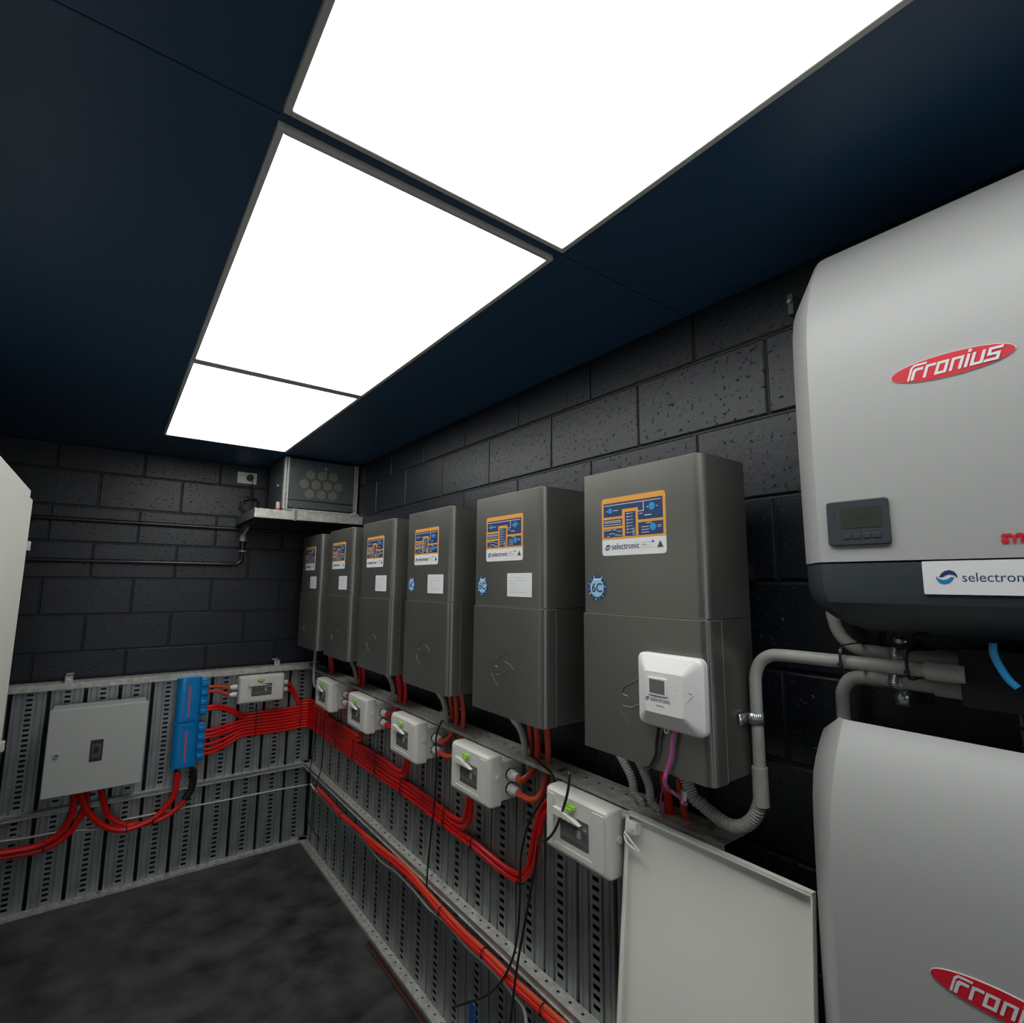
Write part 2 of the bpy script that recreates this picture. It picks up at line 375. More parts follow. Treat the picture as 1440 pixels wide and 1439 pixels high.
def inverter_cabinet(y0, label, what):
    t = empty('inverter_cabinet', (-.277, y0, 1.242), RW); tag(t, label, 'inverter cabinet', 'row of dark metal inverter cabinets on the right wall')
    if 'body' not in protos:
        Wd, D, H, r, seam = .3475, .165, .665, .021, .317
        def plan(g, d):
            P = [(-g, d)]; P += [(r*.35-g-(r*.35)*math.cos(a)+0, r*.35-g-(r*.35)*math.sin(a)) for a in [PI/2*i/4 for i in range(5)]]
            P += [(Wd-r+g+(r)*math.sin(a), r-g-(r)*math.cos(a)) for a in [PI/2*i/8 for i in range(9)]]+[(Wd+g, d)]
            return P
        up = MB().prism(plan(0, D), seam+.001, H, M_CAB, 'z', True); protos['body'] = up.build('body', t, bevel=.0018, angle=45)
        up2 = MB().prism([(.002, D), (.002, .004), (Wd-.001, .004), (Wd-.001, D)], .0, seam+.003, M_CAB, 'z')
        protos['lower_housing'] = up2.build('lower_housing', t, angle=45)
        lo = MB().prism(plan(.003, .046), -.001, seam-.0012, M_CAB, 'z', True)
        for s in ([(.187, .187), (.129, .155), (.124, .140), (.140, .136)], [(.180, .156), (.205, .150), (.217, .136)], [(.109, .117), (.117, .101), (.141, .080)], [(.125, .113), (.151, .114), (.188, .133)]):
            lo.tube([(x, -.003, z) for x, z in s], .0015, M_CAB, 6)
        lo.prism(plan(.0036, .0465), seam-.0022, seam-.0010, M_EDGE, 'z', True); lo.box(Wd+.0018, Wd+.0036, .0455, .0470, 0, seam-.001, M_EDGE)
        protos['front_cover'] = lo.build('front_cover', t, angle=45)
        protos['wall_mount'] = MB().box(.03, .30, D, .2765, .40, .44, M_CABIN).box(.03, .30, D, .2765, .08, .12, M_CABIN).build('wall_mount', t)
        protos['display_sticker'] = ST.build('display_sticker', t)
    else:
        for k in ('body', 'lower_housing', 'front_cover', 'wall_mount', 'display_sticker'):
            c = protos[k].copy(); COL.objects.link(c); c.parent = t
    if 'L' in what:
        if 'L' not in protos: protos['L'] = LB.build('paper_label', t)
        else: c = protos['L'].copy(); COL.objects.link(c); c.parent = t
    if 'E' in what:
        if 'E' not in protos: protos['E'] = emblem('6C').build('round_emblem', t)
        else: c = protos['E'].copy(); COL.objects.link(c); c.parent = t
    return t
YC = [-.329, -.832, -1.318, -1.815, -2.323, -2.832]
inverter_cabinet(YC[5], 'nearest and largest dark inverter cabinet, with the white communications box on its front', 'E')
inverter_cabinet(YC[4], 'dark inverter cabinet second nearest, with round blue emblem and white paper label', 'EL')
inverter_cabinet(YC[3], 'dark inverter cabinet third nearest, with round blue emblem and white label', 'EL')
inverter_cabinet(YC[2], 'dark inverter cabinet third from the far corner, with a white label but no round emblem', 'L')
inverter_cabinet(YC[1], 'dark inverter cabinet second from the far corner, between the corner one and the third', 'L')
inverter_cabinet(YC[0], 'smallest-looking dark inverter cabinet in the far corner under the metal shelf', 'L')

# ------------------------------------------------------------------ communications box on the nearest cabinet
t = tag(empty('communications_box', (-.2795, -3.018, 1.334), RW), 'white faceted plastic communications box with small screen on the nearest dark cabinet', 'communications box')
mb = MB(); Wd, H = .162, .150
def ring(ins, d, r): return [(x, -d, z) for x, z in rrect(ins, Wd-ins, ins, H-ins, r, 5)]
mb.loft([ring(.003, 0, .014), ring(0, .003, .015), ring(0, .016, .015), ring(.004, .021, .014)], M_WHITE2)
a = ring(.004, .021, .014); b = ring(.034, .038, .006)
mb.loft([a, b], M_WHITE2)
mb.build('housing', t, angle=20)
mb = MB()
mb.tube([(.02, -.0305, .105), (.052, -.0385, .104)], .0006, M_INKG, 6); mb.tube([(.112, -.0385, .087), (.146, -.031, .084)], .0006, M_INKG, 6)
mb.tube([(.146, -.031, .084), (.126, -.0378, .055)], .0006, M_WHITE2, 6); mb.build('moulded_ridge', t)
bz = MB().prism(rrect(.043, .091, .069, .105, .003, 3), -.037, -.0405, M_WHITE2).build('screen_bezel', t, bevel=.001)
MB().box(.048, .086, -.0408, -.04, .073, .101, M_LCDG).build('screen', bz)
mb = MB(); swirl(mb, .040, .060, .010, -.0381); mb.text('selectronic', .048, .0565, .0125, -.0381, M_NAVY, sx=.9); mb.box(.062, .082, -.0384, -.038, .048, .0505, M_INKG); mb.build('printed_logo', t)
mb = MB(); mb.tube([(.066+.005*math.cos(q), -.012, -.004+.005*math.sin(q)) for q in [2*PI*i/16 for i in range(17)]], .0016, M_WHITE2, 6); mb.build('hanging_loop', t)

# ------------------------------------------------------------------ white breaker boxes
def breaker_box(loc, rz, label, glands=(.045, .088)):
    t = tag(empty('breaker_box', loc, rz), label, 'breaker box', 'white plastic breaker boxes with clear hinged windows')
    # local origin: left-bottom of the lid, wall channel face at y=0, lid front at y=-.14
    Wd, H, D = .232, .156, .14
    base = MB(); base.prism(rrect(.008, Wd-.008, .010, H-.026, .006), 0, -.089, M_WHITE, 'y', True); bo = base.build('base', t, angle=50)
    lid = MB(); R = lambda i, d, r, up=0: [(x, -d, z) for x, z in rrect(i, Wd-i, i, H-i, r, 5)]
    lid.loft([R(.002, .088, .006), R(0, .090, .007), R(0, .124, .008), R(.002, .133, .008), R(.008, .139, .008)], M_WHITE)
    # raised front border around the window
    lid.box(.012, .038, -.142, -.136, .014, H-.014, M_WHITE); lid.box(Wd-.052, Wd-.014, -.142, -.136, .014, H-.014, M_WHITE)
    lid.box(.038, Wd-.052, -.1415, -.136, .014, .026, M_WHITE)
    lido = lid.build('lid', t, angle=35)
    MB().prism(rrect(.062, Wd-.066, .040, .108, .003, 3), -.139, -.1394, M_GLASS).build('breaker_opening', lido)
    br = MB()
    for k in range(5):
        x = .064+.0202*k; br.box(x, x+.0185, -.1405, -.139, .052, .098, M_BREAK); br.box(x+.004, x+.015, -.144, -.1405, .066, .084, M_BLACK if k != 3 else M_INKG); br.box(x+.002, x+.016, -.1409, -.1404, .088, .092, M_INKG)
    br.build('breakers', t, bevel=.001)
    cl = MB(); cl.box(.040, Wd-.054, -.1475, -.146, .026, .136, M_CLEAR); cl.build('clear_window', lido)
    fl = MB(); fl.prism([(.046, .099), (.146, .099), (.118, .108), (.080, .116), (.046, .118)], -.1412, -.154, M_WHITE); fl.build('window_lip', lido, bevel=.001)
    lt = MB(); lt.box(.088, .124, -.150, -.1415, .128, .137, M_LIME); lt.box(.097, .115, -.1525, -.1415, .122, .130, M_LIME); lt.build('green_latch', lido, bevel=.0012)
    sc = MB(); sc.cyl((Wd-.002, -.103, .088), (Wd+.006, -.103, .088), .0085, M_WHITE, 14); sc.build('hinge_cap', lido, bevel=.001)
    for z in glands:
        g = MB(); g.cyl((Wd-.010, -.050, z), (Wd-.002, -.050, z), .0185, M_BLACK, 12); g.cyl((Wd-.004, -.050, z), (Wd+.014, -.050, z), .0175, M_WHITE2, 8); g.cyl((Wd+.014, -.050, z), (Wd+.036, -.050, z), .0155, M_WHITE2, 12, .0125)
        g.build('cable_gland', bo)
    return t
YB = [-.612, -1.122, -1.630, -2.131, -2.635]
lbl = ['white breaker box nearest the corner, first under the top rail of the right wall', 'white breaker box second from the corner on the right wall', 'white breaker box third from the corner, in the middle of the right wall row',
       'white breaker box second nearest, beside its looping orange-red cables', 'nearest and largest-looking white breaker box, beside the leaning cream panel']
for y, l in zip(YB, lbl): breaker_box((-.100, y, .930), RW, l, () if y < -2.6 else (.045, .088))
# the box on the back wall, seen from the front, glands on both sides
t = breaker_box((-.572, -.100, .905), 0, 'white breaker box on the back wall between the blue boxes and the corner')
t.scale = (1.1, 1, 1.02)
for z in (.045, .088):
    g = MB(); g.cyl((.010, -.050, z), (-.014, -.050, z), .0155, M_WHITE2, 8); g.cyl((-.014, -.050, z), (-.03, -.050, z), .0145, M_WHITE2, 12, .011); g.build('cable_gland', t)
mb = MB()
for k in range(4): mb.cyl((.09+.022*k, -.06, .012), (.09+.022*k, -.06, -.012), .005, M_WHITE2, 8)
mb.build('blank_glands', t)

# ------------------------------------------------------------------ grey enclosure and blue fuse boxes on the back wall
t = tag(empty('switch_enclosure', (-1.418, -.145, .585)), 'light grey steel enclosure with a lock and a small dark window on the back frame', 'electrical enclosure')
MB().box(.006, .394, -.145, 0, .004, .404, M_GREYBOX).build('body', t, bevel=.003)
door = MB().box(0, .400, -.165, -.147, 0, .410, M_GREYBOX).build('door', t, bevel=.004)
MB().box(.172, .224, -.167, -.163, .142, .246, M_GLASS).box(.18, .216, -.170, -.166, .16, .225, M_BREAK).box(.19, .206, -.175, -.170, .185, .215, M_BLACK).build('breaker_window', door, bevel=.001)
MB().cyl((.044, -.165, .197), (.044, -.174, .197), .0125, M_STEEL, 16).cyl((.044, -.174, .197), (.044, -.176, .197), .006, M_BREAK, 12).build('lock', door, bevel=.001)
def blue_box(z, label, low):
    t = tag(empty('fuse_box', (-.882, -.140, z)), label, 'fuse box', 'glossy blue fuse boxes stacked on the back frame')
    Wd, H, D = .122, .245, .062
    P = [(0, 0), (0, -.03)]+[(.03-.03*math.cos(a), -.032-.03*math.sin(a)) for a in [PI/2*i/6 for i in range(7)]]+[(Wd-.03+.03*math.sin(a), -.032-.03*math.cos(a)) for a in [PI/2*i/6 for i in range(7)]]+[(Wd, 0)]
    mb = MB().prism(P, .004, H-.004, M_BLUE, 'z', True); mb.box(.002, Wd-.002, -.058, 0, 0, .006, M_BLUE); mb.box(.002, Wd-.002, -.058, 0, H-.006, H, M_BLUE)
    for z0 in (0.008, H-.03): mb.prism([(x*1.02-.001, y*1.03) for x, y in P], z0, z0+.02, M_BLUE, 'z', True)
    mb.build('cover', t, angle=40)
    mb = MB().box(Wd, Wd+.036, -.040, 0, .022, H-.018, M_BLUE)
    for k in range(4):
        zz = .045+.051*k; mb.prism([(-.006, zz-.016), (-.05, zz-.01), (-.05, zz+.01), (-.006, zz+.016)], Wd+.002, Wd+.036, M_BLUE, 'x'); mb.cyl((Wd+.036, -.018, zz), (Wd+.040, -.018, zz), .012, M_BLUE, 12)
    mb.build('side_outlet_block', t, bevel=.002)
    MB().box(.058, .068, -.0628, -.0615, .03, H-.045, M_PINKS).build('pink_stripe', t)
    MB().cyl((.061, -.0635, H-.02), (.061, -.062, H-.02), .003, M_BLACK, 8).build('cover_screw', t)
blue_box(.836, 'upper glossy blue fuse box, close under the top rail of the back frame', False)
blue_box(.589, 'lower glossy blue fuse box, with thick red and black cables leaving its underside', True)

# ------------------------------------------------------------------ corner rack cabinet on its shelf
t = tag(empty('rack_cabinet', (-.46, 0, 2.045)), 'small dark grey rack cabinet with perforated door high in the corner', 'rack cabinet')
Wd, H, D = .452, .33, .50
MB().box(0, Wd, -D+.03, -.12, .018, H, M_RACK).build('body', t, bevel=.002)
mb = MB()
for x in (0, Wd-.028): mb.box(x, x+.012, -D, -D+.03, 0, H, M_GALV2); mb.box(x+.016, x+.028, -D, -D+.03, 0, H, M_GALV2)
mb.box(0, Wd, -D, -D+.03, .004, .018, M_GALV2); mb.build('front_frame', t, bevel=.0015)
door = MB().box(.03, Wd-.03, -D-.006, -D+.028, .024, .068, M_RACK).box(.03, Wd-.03, -D-.004, -D+.028, .072, H-.005, M_RACK).build('door', t, bevel=.002)
mb = MB()
for z, xs in ((.234, (.13, .20, .27)), (.175, (.095, .165, .235, .305)), (.116, (.13, .20, .27))):
    for x in xs: mb.prism(ell(x+.02, z, .031, .031, 6, PI/6), -D-.004, -D-.0055, M_HEX)
mb.build('hexagon_vents', door)
MB().cyl((.24, -D-.004, .285), (.24, -D-.014, .285), .008, M_STEEL, 12).box(.237, .243, -D-.016, -D-.012, .245, .283, M_STEEL).build('key_lock', door)
mb = MB()
for x in (.008, Wd-.03): mb.box(x-.012, x+.034, -D-.03, -D+.01, -.004, .014, M_STEEL); mb.cyl((x+.01, -D-.02, -.004), (x+.01, -D-.02, .022), .006, M_STEEL, 8)
mb.build('foot_clamp', t, bevel=.001)
MB().cyl((0, -.36, .17), (-.008, -.36, .17), .009, M_STEEL, 12).build('side_screw', t)
t = tag(empty('wall_shelf', (-.6, 0, 1.985)), 'galvanised shelf tray carrying the corner rack cabinet', 'shelf')
MB().box(-.025, .60, -.585, -.581, 0, .054, M_GALV2).box(-.025, .60, -.585, -.568, .051, .054, M_GALV2).box(-.025, .60, -.585, -.568, 0, .003, M_GALV2).build('front_channel', t, bevel=.0008)
MB().box(-.02, .59, -.566, -.005, .048, .054, M_GALV).box(-.022, -.018, -.58, -.005, .002, .054, M_GALV).build('tray', t)
MB().box(.185, .2, -.592, -.585, -.004, .07, M_STEEL).build('clip', t)
MB().prism([(-.56, -.001), (-.005, -.001), (-.005, -.05), (-.03, -.05)], 0, .006, M_RACK, 'x').build('support_bracket', t)
# small loose bits on the shelf
mb = MB().cyl((0, 0, 0), (0, 0, .055), .012, M_CONDUIT, 12).cyl((0, 0, 0), (0, 0, .018), .0135, M_LOGORED, 12); tag(mb.build('grease_tube', loc=(-.485, -.50, 2.039)), 'small grey and red tube standing on the shelf left of the rack cabinet', 'tube')
# outlet, plug and coiled cord
t = tag(empty('power_outlet', (-.575, -.001, 2.301)), 'white double power outlet on the black back wall', 'power outlet')
MB().prism(rrect(-.058, .058, -.037, .037, .004), 0, -.012, M_WHITE2).build('face_plate', t, bevel=.001)
MB().box(-.04, -.03, -.016, -.012, .012, .028, M_WHITE2).build('switch', t)
t = tag(empty('power_plug', (-.560, -.0125, 2.303)), 'round black plug in the white outlet, with its cord coiled below', 'plug and cord')
MB().cyl((0, 0, 0), (0, -.03, 0), .021, M_BLACK, 18).build('plug', t, bevel=.002)
pts = [(.002, -.028, -.005), (.014, -.03, -.03), (.012, -.02, -.08), (.010, -.012, -.13)]
for k in range(46):
    a = 2*PI*k/14-PI/2+PI; rr = .055+.006*math.sin(k*1.7); pts.append((.012+rr*math.sin(a+PI), -.02-.012*math.sin(k*.5), -.185+rr*.95*math.cos(a)*-1))
pts += [(.03, -.03, -.23), (.07, -.05, -.262), (.10, -.09, -.262)]
MB().tube(spline(pts, 3), .0028, M_BPIPE, 6).build('cord', t)
# black conduits on the back wall
mb = MB().tube([(-1.0, 0, 0), (1.00, 0, 0)], .0125, M_BPIPE, 12); tag(mb.build('conduit', loc=(-1.2, -.014, 1.962)), 'upper straight black conduit across the back wall', 'conduit')
t = tag(empty('conduit', (-1.2, -.016, 1.735)), 'lower black conduit turning up through an elbow to the shelf', 'conduit')
p = [(-1.0, 0, 0), (.50, 0, 0), (.57, 0, 0)]+[(.585+.042*math.sin(a), 0, .042-.042*math.cos(a)) for a in [PI/2*i/6 for i in range(7)]]+[(.627, 0, .10)]
MB().tube(p, .0125, M_BPIPE, 12).cyl((.30, 0, 0), (.33, 0, 0), .0145, M_BPIPE, 14).build('pipe', t)
MB().cyl((.627, 0, .085), (.627, 0, .155), .018, M_BPIPE, 14).cyl((.627, 0, .082), (.627, 0, .09), .024, M_GALV2, 14).cyl((.627, 0, .15), (.627, 0, .20), .0225, M_GALV2, 14, .019).cyl((.627, 0, .19), (.65, -.02, .25), .019, M_GALV, 14).build('gland', t)
# ------------------------------------------------------------------ red battery cables
RR = .009
def row_z(k): return .700+.0183*k
names = ['lowest', 'second lowest', 'third from the bottom', 'fourth from the bottom', 'fifth from the bottom', 'sixth from the bottom', 'seventh from the bottom', 'eighth from the bottom', 'second highest', 'highest']
feed = [(-.722, .640), (-.722, .662), (-.722, .690), (-.722, .728), (-.722, .745), (-.722, .768), (-.722, .884), (-.722, .900), None, None]
pair_box = [4, 4, 3, 3, 2, 2, 1, 1, 0, 0]
for k in range(10):
    z = row_z(k); zb = .696+.0185*k; n = pair_box[k]; yl = YB[n]; odd = k % 2
    if k < 8: fx, fz = feed[k]; pts = [(fx, -.162, fz), (fx+.05, -.158, fz), (-.60, -.135, fz+(zb-fz)*.35), (-.52, -.122, zb-.002), (-.44, -.120, zb)]
    else: pts = [(-.295, -.150, .995 if odd else .950), (-.265, -.150, .985 if odd else .945), (-.225, -.128, .93 if odd else .91), (-.19, -.121, zb+.004)]
    pts += [(-.28, -.119, zb-.002)] if k < 8 else []
    pts += [(-.16, -.121, z), (-.128, -.135, z), (-.119, -.175, z)]
    y = -.26
    while y > yl+.42: pts.append((-.1195-.002*math.sin(y*9+k), y, z-.004*math.sin(y*5))); y -= .2
    if k in (0, 1):
        pts += [(-.1195, -2.10, z-.003), (-.1195, -2.25, z-.012), (-.122, -2.355, z-.006), (-.128, -2.415, z+.03), (-.135, -2.447-.018*(1-odd), z+.09), (-.142, -2.475-.018*(1-odd), z+.17), (-.148, -2.53, .985 if odd else .955), (-.150, -2.60, 1.005 if odd else .965), (-.150, -2.632, 1.005 if odd else .965)]
    elif n == 0:
        pts += [(-.125, yl+.17, z-.01), (-.135, yl+.08, z+.01), (-.145, yl+.02, .90), (-.15, yl-.02, .935), (-.15, yl-.03, .95)]
    else:
        pts += [(-.1195, yl+.30, z-.002), (-.121, yl+.18, z-.006), (-.130, yl+.08+.012*odd, z+.012), (-.140, yl+.025+.02*odd, z+.06), (-.15, yl-.005+.018*odd, .90), (-.15, yl-.018+.012*odd, .93), (-.15, yl-.02+.012*odd, .945)]
    lab = ('%s red ribbon cable, leading to the nearest breaker box', '%s red ribbon cable, ending at the fourth breaker box', '%s red ribbon cable, ending at the third breaker box', '%s red ribbon cable, ending at the second breaker box', '%s red ribbon cable, coming from the back-wall breaker box')[4-n] % names[k]
    cable('battery_cable', pts, RR, M_RED, lab, group='red cable ribbon', n=6, seg=10)
# short feeds between the upper blue box and the white back-wall breaker box
for z0, z1, w in ((1.012, .993, 'upper'), (.985, .950, 'lower')):
    cable('battery_cable', [(-.722, -.160, z0), (-.68, -.155, z0), (-.64, -.152, (z0+z1)/2), (-.60, -.150, z1)], RR, M_ORANGE, '%s short orange-red cable between blue fuse box and the back-wall white breaker box' % w)
# thick cables under the enclosure
cable('battery_cable', [(-0.8420, -0.1750, 0.5670), (-0.8430, -0.1750, 0.4950), (-0.8550, -0.1750, 0.4350), (-0.9090, -0.1750, 0.3660), (-0.9710, -0.1750, 0.3330), (-1.0630, -0.1750, 0.3210), (-1.1470, -0.1750, 0.3560), (-1.2180, -0.1750, 0.4350), (-1.2590, -0.1750, 0.5300), (-1.2750, -0.1750, 0.6150)], .0155, M_RED, 'thick all-red cable sweeping from the lower blue fuse box to the grey enclosure', group='thick red cables under the grey enclosure')
cable('battery_cable', [(-0.7880, -0.1650, 0.4170), (-0.8260, -0.1650, 0.3730), (-0.8890, -0.1650, 0.3360), (-0.9700, -0.1650, 0.3260), (-1.0550, -0.1650, 0.3400), (-1.1300, -0.1650, 0.3930), (-1.1630, -0.1650, 0.4710), (-1.1910, -0.1650, 0.5820)], .0145, M_RED, 'thick red cable from the black sleeve up to the right underside of the enclosure', group='thick red cables under the grey enclosure')
t = cable('cable_sleeve', [(-0.7650, -0.1680, 0.5610), (-0.7600, -0.1680, 0.5030), (-0.7700, -0.1680, 0.4520), (-0.7950, -0.1680, 0.4120)], .0185, M_BLACK, 'ribbed black sleeve on the cable under the lower blue fuse box', 'cable sleeve')
cable('battery_cable', [(-1.3040, -0.1700, 0.6200), (-1.2890, -0.1700, 0.5180), (-1.2930, -0.1700, 0.4400), (-1.3280, -0.1700, 0.3720), (-1.3920, -0.1700, 0.3360), (-1.4700, -0.1700, 0.3300), (-1.5950, -0.1700, 0.3390)], .0150, M_RED, 'upper thick red cable running from the enclosure to the left edge', group='thick red cables under the grey enclosure')
cable('battery_cable', [(-1.2330, -0.1500, 0.5860), (-1.2410, -0.1500, 0.4830), (-1.2670, -0.1500, 0.3940), (-1.3170, -0.1500, 0.3320), (-1.3850, -0.1500, 0.3030), (-1.4690, -0.1500, 0.3000), (-1.5950, -0.1500, 0.3100)], .0145, M_RED, 'lower thick red cable running from the enclosure to the left edge', group='thick red cables under the grey enclosure')

# ------------------------------------------------------------------ cables between the dark cabinets and the breaker boxes
COND = [(.002, 1.190), (-.045, 1.158), (-.068, 1.120), (-.074, 1.085)]
bn = ['corner', 'second', 'third', 'fourth', 'fifth', 'nearest']
for i in range(4):
    ys = YB[i]-.245; c = YC[i+1]
    for j, z in enumerate((1.018, .975)):
        yy = ys-.052-.050*j
        m = M_ORANGE if i > 1 else M_RED
        pts = [(-.150, ys-.018, z), (-.150, ys-.034, z-.004), (-.144, yy+.014, z-.004), (-.120, yy-.004, z+.022), (-.102, yy-.008, 1.078), (-.102, yy-.008, 1.15), (-.12, yy-.006, 1.252)]
        cable('battery_cable', pts, .0100, m, '%s %s cable looping up from the %s breaker box to the rail' % ('upper' if j == 0 else 'lower', 'orange-red' if i > 1 else 'red', ['first', 'second', 'third', 'fourth'][i]), group='cables looping up from the breaker boxes')
for i in range(1, 5):
    c = YC[i]; m = M_ORANGE if i > 2 else M_RED
    cable('battery_cable', [(-.12, c-.070, 1.255), (-.105, c-.072, 1.18), (-.09, c-.074, 1.078), (-.075, c-.075, .98)], .008, m, 'red cable dropping from the %s dark cabinet behind the top rail, left of its pair' % bn[i], group='cables dropping from the dark cabinets')
    cable('flexible_conduit', [(-.12, c+COND[0][0]+.02, 1.255)]+[(-.12, c+a, b) for a, b in COND]+[(-.10, c+COND[3][0]-.002, 1.03)], .0105, M_CONDUIT, 'grey conduit curving down from the %s dark cabinet to the top rail' % bn[i], 'conduit', group='grey conduits under the dark cabinets')
cable('battery_cable', [(-.125, YC[0]-.12, 1.255), (-.115, YC[0]-.12, 1.16), (-.10, YC[0]-.12, 1.07), (-.08, YC[0]-.12, 1.0)], .009, M_RED, 'red cable dropping from the corner cabinet, left of the two', group='cables dropping from the dark cabinets')
cable('battery_cable', [(-.125, YC[0]-.16, 1.255), (-.115, YC[0]-.16, 1.16), (-.10, YC[0]-.16, 1.07), (-.08, YC[0]-.16, 1.0)], .009, M_RED, 'red cable dropping from the corner cabinet, right of the two', group='cables dropping from the dark cabinets')
cable('conduit', [(-.20, -.44, 1.26), (-.20, -.43, 1.12), (-.195, -.43, 1.02), (-.17, -.43, .98)], .009, M_CONDUIT, 'thin grey pipe dropping from the corner cabinet past the first breaker box', 'conduit')
# under the nearest cabinet: corrugated grey conduits, red cables and small wires
def corrugated(pts, r, n=26):
    P = spline(pts, n); return P, (lambda i, k: r*(1.0 if i % 2 else .86))
def flex(pts, r, label, n=26, seg=14, group=None):
    P = spline(pts, 60); L = [0]
    for a, b in zip(P, P[1:]): L.append(L[-1]+(b-a).length)
    N = int(L[-1]/.0016); Q = []; j = 0
    for i in range(N+1):
        d = L[-1]*i/N
        while j < len(L)-2 and L[j+1] < d: j += 1
        f = (d-L[j])/max(1e-9, L[j+1]-L[j]); Q.append(P[j].lerp(P[j+1], min(1, f)))
    o0 = Q[0].copy()
    mb = MB().tube([q-o0 for q in Q], r, M_CONDUIT, seg, rfun=lambda i, k: r*(1.0, .92, .80, .92)[i % 4])
    return tag(mb.build('corrugated_conduit', loc=tuple(o0), angle=89), label, 'conduit', group)
flex([(-0.1200, -2.7760, 1.2050), (-0.1200, -2.8110, 1.1700), (-0.1200, -2.8390, 1.1350), (-0.1200, -2.8490, 1.1010)]+[(-.118, -2.872, 1.082), (-.115, -2.873, 1.03)], .0115, 'left of two short ribbed grey conduits under the nearest dark cabinet', group='ribbed conduits under the nearest cabinet')
flex([(-0.1200, -2.8450, 1.2100), (-0.1200, -2.8740, 1.1690), (-0.1200, -2.8950, 1.1330), (-0.1200, -2.9030, 1.0970)]+[(-.118, -2.925, 1.082), (-.115, -2.926, 1.03)], .0115, 'right of two short ribbed grey conduits under the nearest dark cabinet', group='ribbed conduits under the nearest cabinet')
cable('battery_cable', [(-.12, -2.965, 1.26)]+[(-0.1000, -2.9260, 1.1590), (-0.1000, -2.9350, 1.1240), (-0.1000, -2.9400, 1.0840)]+[(-.08, -2.945, 1.04)], .0105, M_RED, 'thicker red cable under the nearest dark cabinet, beside the ribbed conduits', group='cables dropping from the nearest cabinet')
cable('battery_cable', [(-.12, -3.00, 1.26)]+[(-0.1000, -2.9700, 1.1580), (-0.1000, -2.9780, 1.1210), (-0.1000, -2.9850, 1.0800)]+[(-.08, -2.985, 1.03)], .008, M_ORANGE, 'thinner red cable under the nearest dark cabinet, further right than the thick one', group='cables dropping from the nearest cabinet')
cable('data_cable', [(-.292, -3.103, 1.334)]+[(-0.2900, -3.0960, 1.3010), (-0.2900, -3.0930, 1.2780), (-0.2900, -3.0820, 1.2510), (-0.2900, -3.0750, 1.2290)]+[(-0.2550, -3.0550, 1.2020), (-0.2550, -3.0710, 1.1960)]+[(-0.2200, -3.0630, 1.1760), (-0.2200, -3.0760, 1.1670)], .0042, M_PINK, 'pink cable hanging from the white communications box', 'data cable')
MBt = MB().cyl((0, 0, 0), (0.004, 0.004, -.028), .006, M_WHITE, 10); tag(MBt.build('wire_marker', loc=tuple((-0.2200, -3.0700, 1.1940))), 'small pale tag on the wires under the nearest dark cabinet', 'tag')
cable('data_cable', [(-.292, -3.066, 1.334)]+[(-0.2880, -3.0560, 1.2990), (-0.2880, -3.0540, 1.2770), (-0.2880, -3.0420, 1.2540), (-0.2880, -3.0320, 1.2430)]+[(-.26, -3.005, 1.225), (-.20, -2.99, 1.225), (-.14, -2.99, 1.25)], .0038, M_BLACK, 'black cable hanging from the white communications box', 'data cable')
cable('data_cable', [(-0.1300, -2.9530, 1.1630), (-0.1300, -2.9390, 1.1230), (-0.1300, -2.9420, 1.0840), (-0.1300, -2.9580, 1.0650), (-0.1300, -2.9880, 1.0710), (-0.1300, -3.0210, 1.0900)], .0022, M_PINK, 'thin purple-pink wire looped on the rail under the nearest cabinet', 'wire')
cable('data_cable', [(-0.1200, -2.9280, 1.1340), (-0.1200, -2.9200, 1.0910), (-0.1200, -2.9380, 1.0640), (-0.1200, -2.9590, 1.0630)], .003, M_BLACK, 'black wire looped on the rail under the nearest cabinet', 'wire')

# ------------------------------------------------------------------ dangling black cables
cable('data_cable', [(-0.1650, -0.4330, 0.8560), (-0.1650, -0.4110, 0.7490), (-0.1650, -0.3820, 0.6070), (-0.1650, -0.3560, 0.5180), (-0.1650, -0.3250, 0.3870), (-0.1650, -0.3550, 0.2350), (-0.1650, -0.4610, 0.1960), (-0.1650, -0.5820, 0.1890)], .0028, M_BLACK, 'thin black cable hanging in the corner, curling right at its lower end', 'data cable')
cable('data_cable', [(-0.1650, -0.5630, 0.8800), (-0.1650, -0.5640, 0.7220), (-0.1650, -0.5520, 0.5700), (-0.1650, -0.4720, 0.4260), (-0.1650, -0.4550, 0.2990), (-0.1650, -0.4600, 0.2030)], .0028, M_BLACK, 'thin black cable hanging in the corner, the straighter one', 'data cable')
cable('data_cable', [(-.13, -1.88, 1.085), (-.15, -1.895, 1.08)]+[(-0.1650, -1.8900, 1.0220), (-0.1650, -1.9010, 0.9330), (-0.1650, -1.8920, 0.7850), (-0.1650, -1.8710, 0.6650), (-0.1650, -1.8540, 0.5570), (-0.1650, -1.8480, 0.4740)], .0035, M_BLACK, 'black cable hanging between the third and fourth breaker boxes', 'data cable')
cable('data_cable', [(-.10, -2.40, 1.08)]+[(-0.1700, -2.5870, 1.0830), (-0.1700, -2.5780, 1.0420), (-0.1700, -2.5330, 0.9890), (-0.1700, -2.4830, 0.9230), (-0.1700, -2.4530, 0.8530), (-0.1700, -2.4390, 0.7880), (-0.1700, -2.4370, 0.6780), (-0.1700, -2.4280, 0.5950), (-0.1700, -2.4070, 0.5170), (-0.1700, -2.3580, 0.4310), (-0.1700, -2.2870, 0.3500), (-0.1700, -2.2030, 0.2830), (-0.1700, -2.0810, 0.1950)], .0036, M_BLACK, 'long black cable hanging left of the nearest breaker box, bending left to the blue tape', 'data cable')
